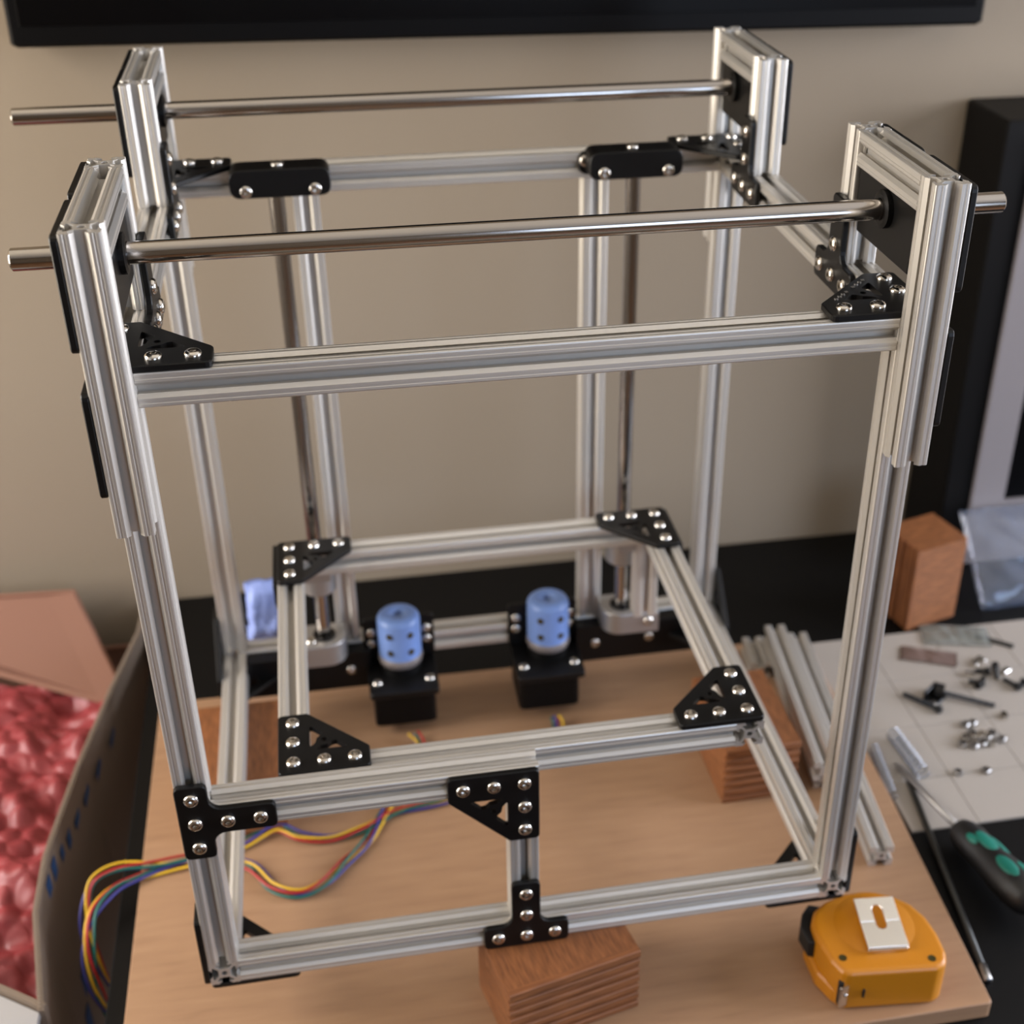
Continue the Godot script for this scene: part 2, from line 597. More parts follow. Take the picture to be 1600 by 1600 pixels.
func build_bed() -> void:
	var bl := 71.5
	var br := 379.4
	var zf := -23.2               # front end of the side rails
	var zc := -300.3              # centre of the rear beam
	var y := 145.2                # centre height
	var bed := thing("bed_frame", "square silver aluminium bed frame with four black corner plates inside the machine", "frame", pt((bl + br) / 2, y - 10, -140))
	bed.rotation.y = 0.006
	bar("side_rail", Vector3(bl, y, zc - 16), Vector3(bl, y, zf), bed)
	bar("side_rail", Vector3(br, y, zc - 16), Vector3(br, y, zf), bed)
	bar("crossbeam", Vector3(bl + 10, y, zf - 10), Vector3(br - 10, y, zf - 10), bed)
	bar("crossbeam", Vector3(bl + 10, y, zc), Vector3(br - 10, y, zc), bed)
	corner_plate(Vector3(bl, y + 10, zf - 10), Vector3.RIGHT, Vector3.FORWARD, Vector3.UP, bed)
	corner_plate(Vector3(br, y + 10, zf - 10), Vector3.LEFT, Vector3.FORWARD, Vector3.UP, bed)
	corner_plate(Vector3(bl, y + 10, zc), Vector3.RIGHT, Vector3.BACK, Vector3.UP, bed)
	corner_plate(Vector3(br, y + 10, zc), Vector3.LEFT, Vector3.BACK, Vector3.UP, bed)
	for right in [false, true]:
		if right:
			bar("hanging_post", Vector3(375.5, 52, -310), Vector3(375.5, y - 10, -310), bed)
		var xo := br + 10 if right else bl - 10
		corner_plate(Vector3(xo, y - 0.5, zc - 5), Vector3.DOWN, Vector3.BACK, Vector3(1 if right else -1, 0, 0), bed, false)
		var xr := 361.0 if right else 91.0
		var col := lathe([Vector2(7, 0), Vector2(14, 0), Vector2(15, 1), Vector2(15, 29), Vector2(14, 30), Vector2(7, 30), Vector2(7, 0)], 28, -1)
		part("bearing_sleeve", col, mats.cast, along(pt(xr, 92, -338), pt(xr, 160, -338)), bed)
		part("bearing_arm", box(24, 14, 34, 1.0), mats.cast, Transform3D(Basis.IDENTITY, pt(xr, 121, -318)), bed)

func build_rods() -> void:
	var rod := func(l: float) -> ArrayMesh:
		return lathe([Vector2(0, 0), Vector2(5.2, 0), Vector2(6, 0.8), Vector2(6, l - 0.8), Vector2(5.2, l), Vector2(0, l)], 28, -1)
	var prof := func(l: float) -> ArrayMesh:
		var st := start(-1)
		lathe_into(st, [Vector2(0, 0), Vector2(5.2, 0), Vector2(6, 0.8)], 32)
		lathe_into(st, [Vector2(6, l - 0.8), Vector2(5.2, l), Vector2(0, l)], 32)
		st.set_smooth_group(0)
		lathe_into(st, [Vector2(6, 0.8), Vector2(6, l - 0.8)], 32)
		return done(st)
	single("smooth_rod", prof.call(546.0), mats.rod, along(pt(-36.5, 506, -43), pt(500, 506, -43)), "long polished steel rod crossing the front pair of uprights, both ends sticking out", "rod")
	single("smooth_rod", prof.call(540.0), mats.rod, along(pt(-82, 506, -338), pt(500, 506, -338)), "polished steel rod at the back, sticking out to the left only", "rod")
	single("smooth_rod", prof.call(422.0), mats.rod, along(pt(91, 24, -338), pt(91, 500, -338)), "thin upright steel rod behind the bed frame on its left side", "rod")
	single("smooth_rod", prof.call(422.0), mats.rod, along(pt(361, 24, -336), pt(361, 500, -336)), "thin upright steel rod behind the bed frame on its right side", "rod")

func build_motors() -> void:
	var mk := func(x: float, cx: float, label: String) -> Node3D:
		var m := thing("stepper_motor", label, "motor", pt(x, -47, -337), "motors under the rear beam")
		var body := rounded(rect(-28, -28, 28, 28), 6.0, 4)
		var up := Transform3D(Basis(Vector3.RIGHT, Vector3.FORWARD, Vector3.UP), pt(x, -47, -337))
		part("body", prism(body, [], 41.0, 1.0), mats.motor, up, m)
		var st := start()
		prism_into(st, rounded(rect(-31, -41, 31, 32), 4.0, 3), [], 6.0, 0.6)
		var plate := part("mount_plate", done(st), mats.black, Transform3D(up.basis, pt(x, -6, -337)), m)
		for c in [Vector2(-23.5, -23.5), Vector2(23.5, -23.5)]:
			part("screw", screw_mesh(), mats.steel, Transform3D(up.basis, pt(x + c.x, 0, -337 - c.y)), plate)
		var back := xf(pt(x, 0, ZB + 20), Vector3.RIGHT, Vector3.UP)
		var bp := part("bracket", prism(rounded(PackedVector2Array([Vector2(-32, 0), Vector2(32, 0), Vector2(32, 44), Vector2(-32, 44)]), 3.0, 3), [], 5.0, 0.6), mats.black, Transform3D(back.basis, pt(x, 0.5, ZB + 20)), m)
		screws(bp, Transform3D(back.basis, pt(x, 0.5, ZB + 20)), [Vector2(-25, 30), Vector2(-25, 18), Vector2(25, 30), Vector2(25, 18)], 5.0)
		# pale blue coupling drum with a rounded rim and four grub screws facing the viewer
		var prof := [Vector2(0, 0), Vector2(17.0, 0), Vector2(19.0, 2.0), Vector2(19.2, 5), Vector2(19.2, 40)]
		for k in range(1, 6):
			var a := PI / 2 * k / 5.0
			prof.append(Vector2(13.2 + 6 * cos(a), 40 + 6 * sin(a)))
		prof.append(Vector2(4.5, 46.3))
		prof.append(Vector2(4.5, 40))
		prof.append(Vector2(0, 40))
		var up2 := Transform3D(up.basis, pt(cx, 12, -337))
		var c := part("coupling", lathe(prof, 36), mats.blue, up2, m)
		part("coupling_base", lathe([Vector2(0, -4), Vector2(19, -4), Vector2(20, 0), Vector2(20, 1.5), Vector2(19.3, 4.5), Vector2(0, 4.5)], 36), mats.beige, up2, c)
		part("boss", lathe([Vector2(0, 0), Vector2(18.5, 0), Vector2(18.5, 8.2), Vector2(0, 8.2)], 32, -1), mats.black, Transform3D(up.basis, pt(cx, 0, -337)), m)
		for hx in [-9.5, 9.0]:
			for hy in [14.0, 32.0]:
				var zz := sqrt(19.2 * 19.2 - hx * hx)
				var n := Vector3(hx, 0, zz).normalized()
				var a := pt(cx + hx, 12 + hy, -337 + zz)
				part("grub_screw", lathe([Vector2(3.0, -1.5), Vector2(3.0, 0.5), Vector2(2.4, 0.6), Vector2(0, 0.7)], 14, -1), mats.brass, along(a, a + n), c)
		return m
	mk.call(157.0, 157.0, "black stepper motor with pale blue coupling, the left one of the pair")
	mk.call(290.0, 293.0, "black stepper motor with pale blue coupling, the right one of the pair")

func cable(label: String, ctrl: Array, phase: float) -> void:
	var path := smooth_path(ctrl, 10)
	var o := thing("motor_cable", label, "cable", path[0], "motor cables")
	var names := [mats.wire_yellow, mats.wire_red, mats.wire_green, mats.wire_blue]
	for w in 4:
		var pts := PackedVector3Array()
		for i in path.size():
			var a := phase + TAU * w / 4.0 + i * 0.085 + sin(i * 0.11 + w) * 0.5
			var d := (path[mini(i + 1, path.size() - 1)] - path[maxi(i - 1, 0)]).normalized()
			var x := d.cross(Vector3.UP).normalized()
			var spread := 2.2 + 3.8 * (0.5 + 0.5 * sin(i * 0.07 + w * 1.3))
			pts.append(path[i] + (x * cos(a) * spread + Vector3.UP * (sin(a) * 1.3 + 1.3)) * 0.001 - path[0] + o.position)
		var st := start(0)
		tube_into(st, pts, 1.15, 8)
		part("wire", done(st), names[w], Transform3D.IDENTITY, o)

func build_cables() -> void:
	cable("rainbow cable from the left motor looping forward over the board", [pt(161, -52, -300), pt(164, -57, -285), pt(150, -57, -250), pt(128, -57, -210), pt(112, -57, -178), pt(93, -57, -157), pt(76, -57, -138), pt(57, -57, -129), pt(36, -57, -140), pt(18, -57, -166), pt(-8, -57, -176), pt(-40, -57, -178), pt(-70, -57, -168), pt(-90, -57, -158), pt(-104, -62, -140), pt(-108, -80, -120), pt(-104, -108, -104), pt(-96, -140, -100)], 0.4)
	cable("rainbow cable from the right motor running left behind the front bar", [pt(294, -52, -300), pt(290, -57, -282), pt(250, -57, -240), pt(190, -57, -215), pt(140, -57, -206), pt(112, -57, -192), pt(84, -57, -184), pt(58, -56, -190), pt(38, -55, -203), pt(10, -57, -190), pt(-20, -56, -182), pt(-54, -53, -176), pt(-88, -52, -176), pt(-108, -58, -168), pt(-112, -80, -150), pt(-106, -112, -132), pt(-98, -150, -124)], 2.2)

# ---------------------------------------------------------------- wood blocks
func block_body(l: float, d: float, h: float) -> ArrayMesh:   # runs along local Z; local X is the depth, the grooved face at +X is left off
	return prism(PackedVector2Array([Vector2(-d / 2, 0), Vector2(d / 2 - 5, 0), Vector2(d / 2 - 5, h), Vector2(-d / 2 + 0.8, h), Vector2(-d / 2, h - 0.8)]), [], l, 0.0)

func block_face(l: float, d: float, h: float, seed_at: int) -> ArrayMesh:
	var g := RandomNumberGenerator.new()
	g.seed = seed_at
	var o := PackedVector2Array([Vector2(d / 2 - 5, 0), Vector2(d / 2 - 1, 0)])
	var y := 0.0
	while y < h - 11.0:
		var rib := g.randf_range(4.2, 6.6)
		var gap := g.randf_range(1.8, 3.2)
		var deep := g.randf_range(2.4, 4.4)
		var lip := g.randf_range(0.0, 0.9)
		o.append(Vector2(d / 2 - lip - 0.7, y + 0.3))
		o.append(Vector2(d / 2 - lip, y + 1.0))
		o.append(Vector2(d / 2 - lip, y + rib - 0.7))
		o.append(Vector2(d / 2 - lip - 0.7, y + rib))
		o.append(Vector2(d / 2 - deep, y + rib + 0.4))
		o.append(Vector2(d / 2 - deep, y + rib + gap))
		y += rib + gap + 0.3
	o.append(Vector2(d / 2, y + 0.8))
	o.append(Vector2(d / 2, h - 0.8))
	o.append(Vector2(d / 2 - 0.8, h))
	o.append(Vector2(d / 2 - 5, h))
	return prism(o, [], l, 0.0)

func wood_block(l: float, d: float, h: float, s: int, frame: Transform3D, label: String) -> void:
	var t := thing("wood_block", label, "wood block", frame.origin, "grooved wooden blocks")
	part("body", block_body(l, d, h), mats.block, frame, t)
	part("grooved_face", block_face(l, d, h, s), mats.block_face, frame, t)

func lying(place: Transform3D, l: float) -> Transform3D:   # grooves along world X, facing +Z
	return place * Transform3D(Basis(Vector3.BACK, Vector3.UP, Vector3.LEFT), Vector3(l / 2000, 0, 0))

func build_blocks() -> void:
	wood_block(99, 64, 58.6, 3, lying(turned(pt(240.5, BT + 0.2, 4.1), 13.0), 99), "brown wooden block with grooved front under the middle of the front beam")
	wood_block(66, 104, 58.6, 5, lying(turned(pt(448, BT + 0.2, -220), 1.0), 66), "brown wooden block under the right bottom rail, beside the spare bars")
	wood_block(72, 104, 58.6, 8, lying(turned(pt(12, BT + 0.2, -255), 0.0), 72), "brown wooden block under the left bottom rail, mostly hidden by bars")
	# this one stands on end with its grooves to the left
	var b := Basis(Vector3.LEFT, Vector3.BACK, Vector3.UP)
	var r := Basis(Vector3.UP, deg_to_rad(15.3))
	wood_block(97, 64, 56, 11, Transform3D(r * b, pt(705.5, TT + 2.4, -432) - r * Vector3(0, 0, 0.028)), "brown wooden block standing on end beside the black speaker")

# ---------------------------------------------------------------- table, board, spare bars
func build_table() -> void:
	var t := thing("table", "black table against the wall, carrying board, frame and tools", "table", pt(480, -815, -200))
	part("tabletop", box(1136, 30, 860, 1.5), mats.table, Transform3D(Basis.IDENTITY, pt(480, TT - 30, -168)), t)
	for x in [-55.0, 1015.0]:
		for z in [-560.0, 225.0]:
			part("leg", box(50, 710, 50, 2.0), mats.table, Transform3D(Basis.IDENTITY, pt(x, -815, z)), t)
	var o := PackedVector2Array([Vector2(-70, 397), Vector2(-70, -66), Vector2(551.5, -67.5), Vector2(563, 160), Vector2(566, 388)])
	var st := start()
	prism_into(st, rounded(o, 3.0, 2), [], 15.5, 0.8)
	single("base_board", done(st), mats.board, Transform3D(Basis(Vector3.RIGHT, Vector3.FORWARD, Vector3.UP), pt(0, TT + 0.3, 0)), "pale beech board with rounded edge lying under the machine frame", "board")

func build_spares() -> void:
	var d := Vector3(-26.5, 0, 270).normalized()
	var mk := func(x: float, y: float, z0: float, z1: float, label: String) -> void:
		# x is the centre at z = -372; z0 back end, z1 front end
		var a := Vector3(x, y, -372) + d * ((z0 + 372) / d.z)
		var b := Vector3(x, y, -372) + d * ((z1 + 372) / d.z)
		single("spare_bar", extrusion(snappedf(a.distance_to(b), 0.1)), mats.alu, along(pt(a.x, a.y, a.z), pt(b.x, b.y, b.z)), label, "aluminium bar", "spare aluminium bars")
	mk.call(551.0, BT + 10, -371.0, -76.0, "spare silver slotted bar on the board whose end pokes out past the right post")
	mk.call(529.5, BT + 10, -362.0, -172.0, "spare silver bar on the board at the bottom of the stack, another bar on top")
	mk.call(524.0, BT + 30, -361.0, -160.0, "spare silver bar lying on top of the stack right of the frame")
	mk.call(505.0, BT + 10, -372.0, -330.0, "short silver offcut bar behind the right wooden block, left of the stack")

# ---------------------------------------------------------------- tape measure
func build_tape() -> void:
	var t := thing("tape_measure", "yellow tape measure with steel belt clip lying on the board corner", "tape measure", pt(476, BT, 20))
	var lay := Transform3D(Basis(Vector3.RIGHT, Vector3.FORWARD, Vector3.UP), pt(0, BT, 0))   # local XY = (x, -z)
	var plan := PackedVector2Array([Vector2(438, -54), Vector2(433, -40), Vector2(431, -26), Vector2(430.5, -14), Vector2(431.5, -3), Vector2(437, 7), Vector2(448, 14), Vector2(466, 19), Vector2(484, 18), Vector2(500, 11), Vector2(511, 0), Vector2(517, -14), Vector2(519, -30), Vector2(518, -48), Vector2(514, -58), Vector2(506, -61)])
	var smooth := rounded(plan, 9.0, 3)
	var body := part("case", prism(smooth, [], 39.0, 4.0, 4), mats.yellow, lay, t)
	# raised rounded disc on the face and the lower lip round the left side
	part("face_disc", lathe([Vector2(31, 0), Vector2(28, 0.7), Vector2(23, 1.7), Vector2(16, 2.6), Vector2(8, 3.0), Vector2(0, 3.1)], 40), mats.yellow, Transform3D(lay.basis, pt(476, BT + 38.7, 14)), t)
	part("case_lip", prism(rounded(PackedVector2Array([Vector2(428, -30), Vector2(428, -3), Vector2(440, 8), Vector2(452, 0), Vector2(450, -46), Vector2(436, -50)]), 6.0, 4), [], 15.0, 3.0, 3), mats.yellow, Transform3D(lay.basis, pt(0, BT + 0.2, 0)), t)
	part("lock_button", prism(rounded(PackedVector2Array([Vector2(430, -17), Vector2(426, -15), Vector2(424.5, 0), Vector2(430, 12), Vector2(438, 20), Vector2(447, 16), Vector2(445, -10)]), 2.0, 3), [], 16.0, 1.5, 2), mats.rubber, Transform3D(lay.basis, pt(0, BT + 15, 0)), t)
	# mouth with the steel hook
	part("mouth", box(13, 24, 5, 0.6), mats.rubber, turned(pt(443, BT + 5, 51), -6.0), t)
	var hook := part("tape_hook", box(9, 21, 2, 0.4), mats.steel, turned(pt(440.5, BT + 5, 54), 16.0), t)
	part("hook_rivet", lathe([Vector2(1.6, 0), Vector2(1.4, 0.7), Vector2(0, 1.0)], 12), mats.steel, along(pt(441, BT + 17, 55), pt(441.4, BT + 17, 56)), hook)
	part("vent_slot", box(1.6, 8, 2, 0.2), mats.rubber, turned(pt(454, BT + 14, 56.2), -6.0), t)
	for c in [Vector2(442, 40), Vector2(505, 52)]:
		part("case_screw", lathe([Vector2(3.2, 0.0), Vector2(3.0, 1.0), Vector2(2.4, 1.0), Vector2(2.0, 0.85), Vector2(0, 0.85)], 16, -1), mats.brass, along(pt(c.x, BT + 38.2, c.y), pt(c.x, BT + 60, c.y)), t)
	# belt clip: two leaves meeting in a shallow fold, a slot across the fold
	var n1 := PackedVector2Array([Vector2(-15, 0), Vector2(-4, 0), Vector2(-4, 10), Vector2(-2.8, 13), Vector2(0, 14), Vector2(2.8, 13), Vector2(4, 10), Vector2(4, 0), Vector2(15, 0), Vector2(15, 20), Vector2(-15, 20)])
	var leaf_b := prism(n1, [], 1.2, 0.25)
	var n2 := PackedVector2Array([Vector2(-15, -22), Vector2(15, -22), Vector2(15, 0), Vector2(4, 0), Vector2(4, -3), Vector2(2.8, -6), Vector2(0, -7), Vector2(-2.8, -6), Vector2(-4, -3), Vector2(-4, 0), Vector2(-15, 0)])
	var leaf_f := prism(n2, [], 1.2, 0.25)
	var turn := Basis(Vector3.UP, deg_to_rad(-5.0)) * Basis(Vector3.RIGHT, Vector3.FORWARD, Vector3.UP)
	var clip := part("belt_clip", leaf_b, mats.mirror, Transform3D(Basis(Vector3.RIGHT, deg_to_rad(9.0)) * turn, pt(478, BT + 46.0, 19)), t)
	part("clip_leaf", leaf_f, mats.mirror, Transform3D(Basis(Vector3.RIGHT, deg_to_rad(7.0)) * turn, pt(478, BT + 46.0, 19)), clip)
	part("clip_edge", box(30, 3.4, 1.4, 0.3), mats.steel, turned(pt(475.6, BT + 39.6, 41.0), -5.0), clip)

# ---------------------------------------------------------------- sheet of tiles and the small parts on it
func build_sheet() -> void:
	var s := thing("tile_sheet", "off-white board of square tiles with thin joints, strewn with bolts", "board", pt(700, TT, -256))
	part("backing", box(272, 1.2, 274, 0.2), mats.sheet_joint, Transform3D(Basis.IDENTITY, pt(706.5, TT + 0.2, -257)), s)
	var xs := [571.0, 633.0, 703.0, 773.0, 842.0]
	var zs := [-394.0, -320.0, -250.0, -181.0, -120.0]
	for i in 4:
		for j in 4:
			var w: float = xs[i + 1] - xs[i] - 0.5
			var d: float = zs[j + 1] - zs[j] - 0.5
			part("tile", box(snappedf(w, 0.1), 1.1, snappedf(d, 0.1), 0.25), mats.sheet, Transform3D(Basis.IDENTITY, pt((xs[i] + xs[i + 1]) / 2, TT + 1.4, (zs[j] + zs[j + 1]) / 2)), s)

func hexagon(r: float) -> PackedVector2Array:
	return circle(Vector2.ZERO, r, 6)

func build_small() -> void:
	var S := TT + 2.5
	# nuts
	var nut := prism(hexagon(4.4), [circle(Vector2.ZERO, 2.5, 12)], 3.8, 0.5)
	rng.seed = 41
	var up := Basis(Vector3.RIGHT, Vector3.FORWARD, Vector3.UP)
	var spots := [Vector3(668, 0, -224), Vector3(677, 0, -230), Vector3(686, 0, -222), Vector3(695, 0, -226), Vector3(680, 0, -214), Vector3(671, 0, -212), Vector3(689, 0, -212), Vector3(700, 0, -216), Vector3(661, 0, -216), Vector3(676, 4, -221), Vector3(685, 4, -217), Vector3(692, 4, -220), Vector3(680, 8, -218), Vector3(684, 0, -243), Vector3(676, 0, -242)]
	for sp in spots:
		var tilt := Basis.from_euler(Vector3(rng.randf_range(-0.25, 0.25) if sp.y > 0 else 0.0, rng.randf() * TAU, rng.randf_range(-0.25, 0.25) if sp.y > 0 else 0.0))
		var b := tilt * up
		single("hex_nut", nut, mats.steel if spots.find(sp) % 3 == 0 else mats.dull, Transform3D(b, pt(sp.x, S + sp.y + 0.4, sp.z)), "small steel nut in the heap on the tiled board", "nut", "heap of nuts")
	single("hex_nut", nut, mats.dull, Transform3D(up, pt(641, S, -181)), "left one of two lone dull nuts in front of the heap", "nut")
	single("hex_nut", nut, mats.dull, Transform3D(Basis(Vector3.UP, 0.4) * up, pt(667, S, -179)), "right one of two lone dull nuts in front of the heap", "nut")
	# bolts lying on their side
	var cap_bolt := func(called: String, a: Vector3, b: Vector3, hr: float, hl: float, sr: float, mat: Material, label: String, group: String) -> Node3D:
		var o := thing(called, label, "bolt", pt(a.x, a.y, a.z), group)
		var f := along(pt(a.x, a.y, a.z), pt(b.x, b.y, b.z))
		var l := a.distance_to(b)
		part("head", lathe([Vector2(0, 1.6), Vector2(hr * 0.5, 1.6), Vector2(hr * 0.5, 0), Vector2(hr - 0.4, 0), Vector2(hr, 0.4), Vector2(hr, hl), Vector2(0, hl)], 20, -1), mat, f, o)
		var prof := []
		var z := hl
		while z < l:
			prof.append(Vector2(sr, z))
			prof.append(Vector2(sr - 0.3, z + 0.4))
			z += 0.8
		prof.append(Vector2(0, l))
		part("shank", lathe(prof, 16, -1), mat, f, o)
		return o
	cap_bolt.call("bolt", Vector3(667, S + 5, -292), Vector3(716, S + 3.2, -262), 8.5, 9.0, 2.4, mats.blackbolt, "long black bolt with a wide head in the middle of the tiled board", "")
	cap_bolt.call("bolt", Vector3(662, S + 3.4, -264), Vector3(637, S + 2.2, -296), 3.8, 5.0, 2.3, mats.blackbolt, "short black bolt pointing to the back left, with a bright silver nut beside it", "")
	var br := thing("angle_bracket", "small folded black bracket beside the head of the long black bolt", "bracket", pt(663, S, -296))
	part("leg", box(22, 2.4, 13, 0.5), mats.blackbolt, turned(pt(664, S + 0.2, -283), 38.0), br)
	part("leg", box(22, 12, 2.4, 0.5), mats.blackbolt, turned(pt(661, S + 0.2, -290), 38.0), br)
	var p := [Vector3(735, 3, -312), Vector3(722, 3, -296), Vector3(712, 3, -292), Vector3(745, 3, -322), Vector3(752, 3, -282), Vector3(757, 3, -292)]
	var q := [Vector3(722, 2.4, -318), Vector3(708, 2.4, -303), Vector3(726, 2.4, -306), Vector3(738, 2.4, -302), Vector3(744, 2.4, -300), Vector3(770, 2.4, -284)]
	var lab := ["black bolt in the small tangle of bolts, its head towards the back", "black bolt at the left front of the small tangle of bolts", "black bolt lowest in the small tangle of bolts", "black bolt furthest back in the small tangle of bolts", "black bolt at the right edge of the tiled board, nearer one", "black bolt at the right edge of the tiled board, further one"]
	for i in 6:
		cap_bolt.call("bolt", p[i] + Vector3(0, S + 1, 0), q[i] + Vector3(0, S, 0), 3.9, 5.0, 2.3, mats.blackbolt, lab[i], "loose black bolts")
	# slot nuts: small bright silver pieces
	var tn := prism(rounded(rect(-5, -3, 5, 3), 1.2, 2), [circle(Vector2.ZERO, 2.2, 10)], 3.6, 0.5)
	var ts := [[Vector3(657, 1, -276), "bright silver slot nut beside the short black bolt"], [Vector3(728, 1, -330), "silver slot nut behind the tangle of black bolts, left one"], [Vector3(736, 1, -334), "silver slot nut behind the tangle of black bolts, right one"], [Vector3(714, 1, -314), "silver slot nut at the left of the tangle of black bolts"], [Vector3(752, 1, -312), "silver slot nut at the right of the tangle of black bolts"], [Vector3(719, 1, -248), "dull slot nut at the tip of the long black bolt"]]
	for i in ts.size():
		var v: Vector3 = ts[i][0]
		single("slot_nut", tn, mats.steel, Transform3D(Basis(Vector3.UP, i * 0.9) * up, pt(v.x, S, v.z)), ts[i][1], "nut")
	# springs
	var coil := func(a: Vector3, b: Vector3, r: float, wire: float, turns: float, label: String) -> void:
		var A := pt(a.x, a.y, a.z)
		var f := along(A, pt(b.x, b.y, b.z))
		var l := a.distance_to(b)
		var pts := PackedVector3Array()
		var n := int(turns * 14)
		for i in n + 1:
			var t := float(i) / n
			var an := TAU * turns * t
			pts.append(Vector3(cos(an) * r, sin(an) * r, l * t) * 0.001)
		var st := start(0)
		tube_into(st, pts, wire, 7)
		single("coil_spring", done(st), mats.spring, f, label, "spring")
	coil.call(Vector3(577, S + 4.6, -224), Vector3(569, S + 4.6, -160), 4.2, 0.85, 12.0, "narrow coil spring lying along the edge of the wooden board")
	coil.call(Vector3(601, S + 6.8, -238), Vector3(606, S + 6.8, -180), 6.2, 1.0, 11.0, "wide bright coil spring lying on the tiled board")
	# screwdriver
	var tip := Vector3(588.9, S + 3, -202.2)
	var ferr := Vector3(604.1, S + 12.8, -105)
	var dir := (ferr - tip).normalized()
	var sd := thing("screwdriver", "screwdriver with steel shaft and black handle with teal grip pads", "screwdriver", pt(tip.x, tip.y, tip.z))
	var f := along(pt(tip.x, tip.y, tip.z), pt(ferr.x, ferr.y, ferr.z))
	var L := tip.distance_to(ferr)
	part("shaft", lathe([Vector2(0, 0), Vector2(1.2, 0), Vector2(1.6, 3), Vector2(3.0, 9), Vector2(3.0, L + 12), Vector2(0, L + 12)], 20), mats.dull, f, sd)
	var hp := [Vector2(0, 0), Vector2(6, 0), Vector2(10.5, 2.5), Vector2(13.2, 9), Vector2(14.6, 18), Vector2(14.6, 28), Vector2(14.2, 38), Vector2(15.0, 50), Vector2(16.5, 64), Vector2(16.6, 80), Vector2(14.5, 94), Vector2(10, 102), Vector2(0, 104)]
	var hf := Transform3D(f.basis, f.origin + f.basis.z * (L * 0.001))
	var hd := part("handle", lathe(hp, 28), mats.handle, hf, sd)
	var pads := [[Vector3(0.72, 0.7, 0), 44.0, 15.0, 4.6], [Vector3(0.05, 1, 0), 37.0, 14.0, 6.0], [Vector3(-0.5, 0.85, 0), 28.0, 7.0, 3.4], [Vector3(0.6, 0.8, 0), 76.0, 12.0, 5.5], [Vector3(-0.2, 1, 0), 70.0, 14.0, 6.0]]
	for k in pads:
		var n := Vector3(k[0].x, k[0].y, 0).normalized()
		var r := 14.4 if k[1] < 50.0 else 15.8
		var sm := SphereMesh.new()
		sm.radius = 0.5
		sm.height = 1.0
		sm.radial_segments = 20
		sm.rings = 10
		var side := Vector3(0, 0, 1).cross(n)
		var b := Basis(side * (k[3] * 2.0 * 0.001), n * 0.0045, Vector3(0, 0, 1) * (k[2] * 2.0 * 0.001))
		part("grip_pad", sm, mats.teal, hf * Transform3D(b, (n * (r - 0.6) + Vector3(0, 0, k[1])) * 0.001), hd)
	# long dark rod with a pale sleeve at the near end
	var ra := Vector3(592, TT + 5.6, -178)
	var rb := Vector3(563.5, TT + 3.4, 40)
	var lr := thing("long_rod", "long dark grey steel rod with pale tip lying along the wooden board", "rod", pt(ra.x, ra.y, ra.z))
	var rf := along(pt(ra.x, ra.y, ra.z), pt(rb.x, rb.y, rb.z))
	var rl := ra.distance_to(rb)
	part("rod", lathe([Vector2(0, 0), Vector2(2.4, 0), Vector2(2.7, 0.4), Vector2(2.7, rl), Vector2(0, rl)], 16), mats.darkrod, rf, lr)
	part("tip_sleeve", lathe([Vector2(2.6, rl - 16), Vector2(3.4, rl - 15), Vector2(3.6, rl - 1), Vector2(3.0, rl), Vector2(0, rl)], 16), mats.dull, rf, lr)
	# flat packets at the back of the tiled board
	single("part_packet", crumple(56, 24, 1.6, 7, 3.0), mats.packet, turned(pt(687, S + 1.0, -350), -24.0), "flat brownish plastic packet at the back of the tiled board", "packet")
	single("part_packet", crumple(70, 34, 3.5, 19, 5.0), mats.clearpacket, turned(pt(728, S + 1.6, -378), -14.0), "small clear plastic packet in front of the standing wooden block", "packet")
	single("offcut_strip", box(40, 2.2, 6, 0.5), mats.darkrod, turned(pt(764, S, -362), -38.0), "thin dark strip lying at the back right of the tiled board", "strip")

func crumple(w: float, d: float, h: float, s: int, freq: float) -> ArrayMesh:   # closed crinkled pouch lying on y = 0
	var n := FastNoiseLite.new()
	n.seed = s
	n.frequency = freq / w
	var st := start(0)
	var nx := 22
	var nz := 14
	var P := func(i: int, j: int, top: bool) -> Vector3:
		var u := float(i) / nx
		var v := float(j) / nz
		var x := (u - 0.5) * w
		var z := (v - 0.5) * d
		var edge := minf(1.0, 6.0 * minf(minf(u, 1 - u), minf(v, 1 - v)))
		var y := edge * h * (0.9 + 1.1 * n.get_noise_2d(x, z))
		return Vector3(x + 1.5 * n.get_noise_2d(z * 2, 9), (maxf(y, 0.0) + 0.3) if top else 0.0, z + 1.5 * n.get_noise_2d(x * 2, 77)) * 0.001
	for i in nx:
		for j in nz:
			quad(st, P.call(i, j, true), P.call(i, j + 1, true), P.call(i + 1, j + 1, true), P.call(i + 1, j, true))
			quad(st, P.call(i, j, false), P.call(i + 1, j, false), P.call(i + 1, j + 1, false), P.call(i, j + 1, false))
	for i in nx:
		for j in [0, nz]:
			quad(st, P.call(i, j, false), P.call(i + 1, j, false), P.call(i + 1, j, true), P.call(i, j, true))
	for j in nz:
		for i in [0, nx]:
			quad(st, P.call(i, j, false), P.call(i, j + 1, false), P.call(i, j + 1, true), P.call(i, j, true))
	return done(st)

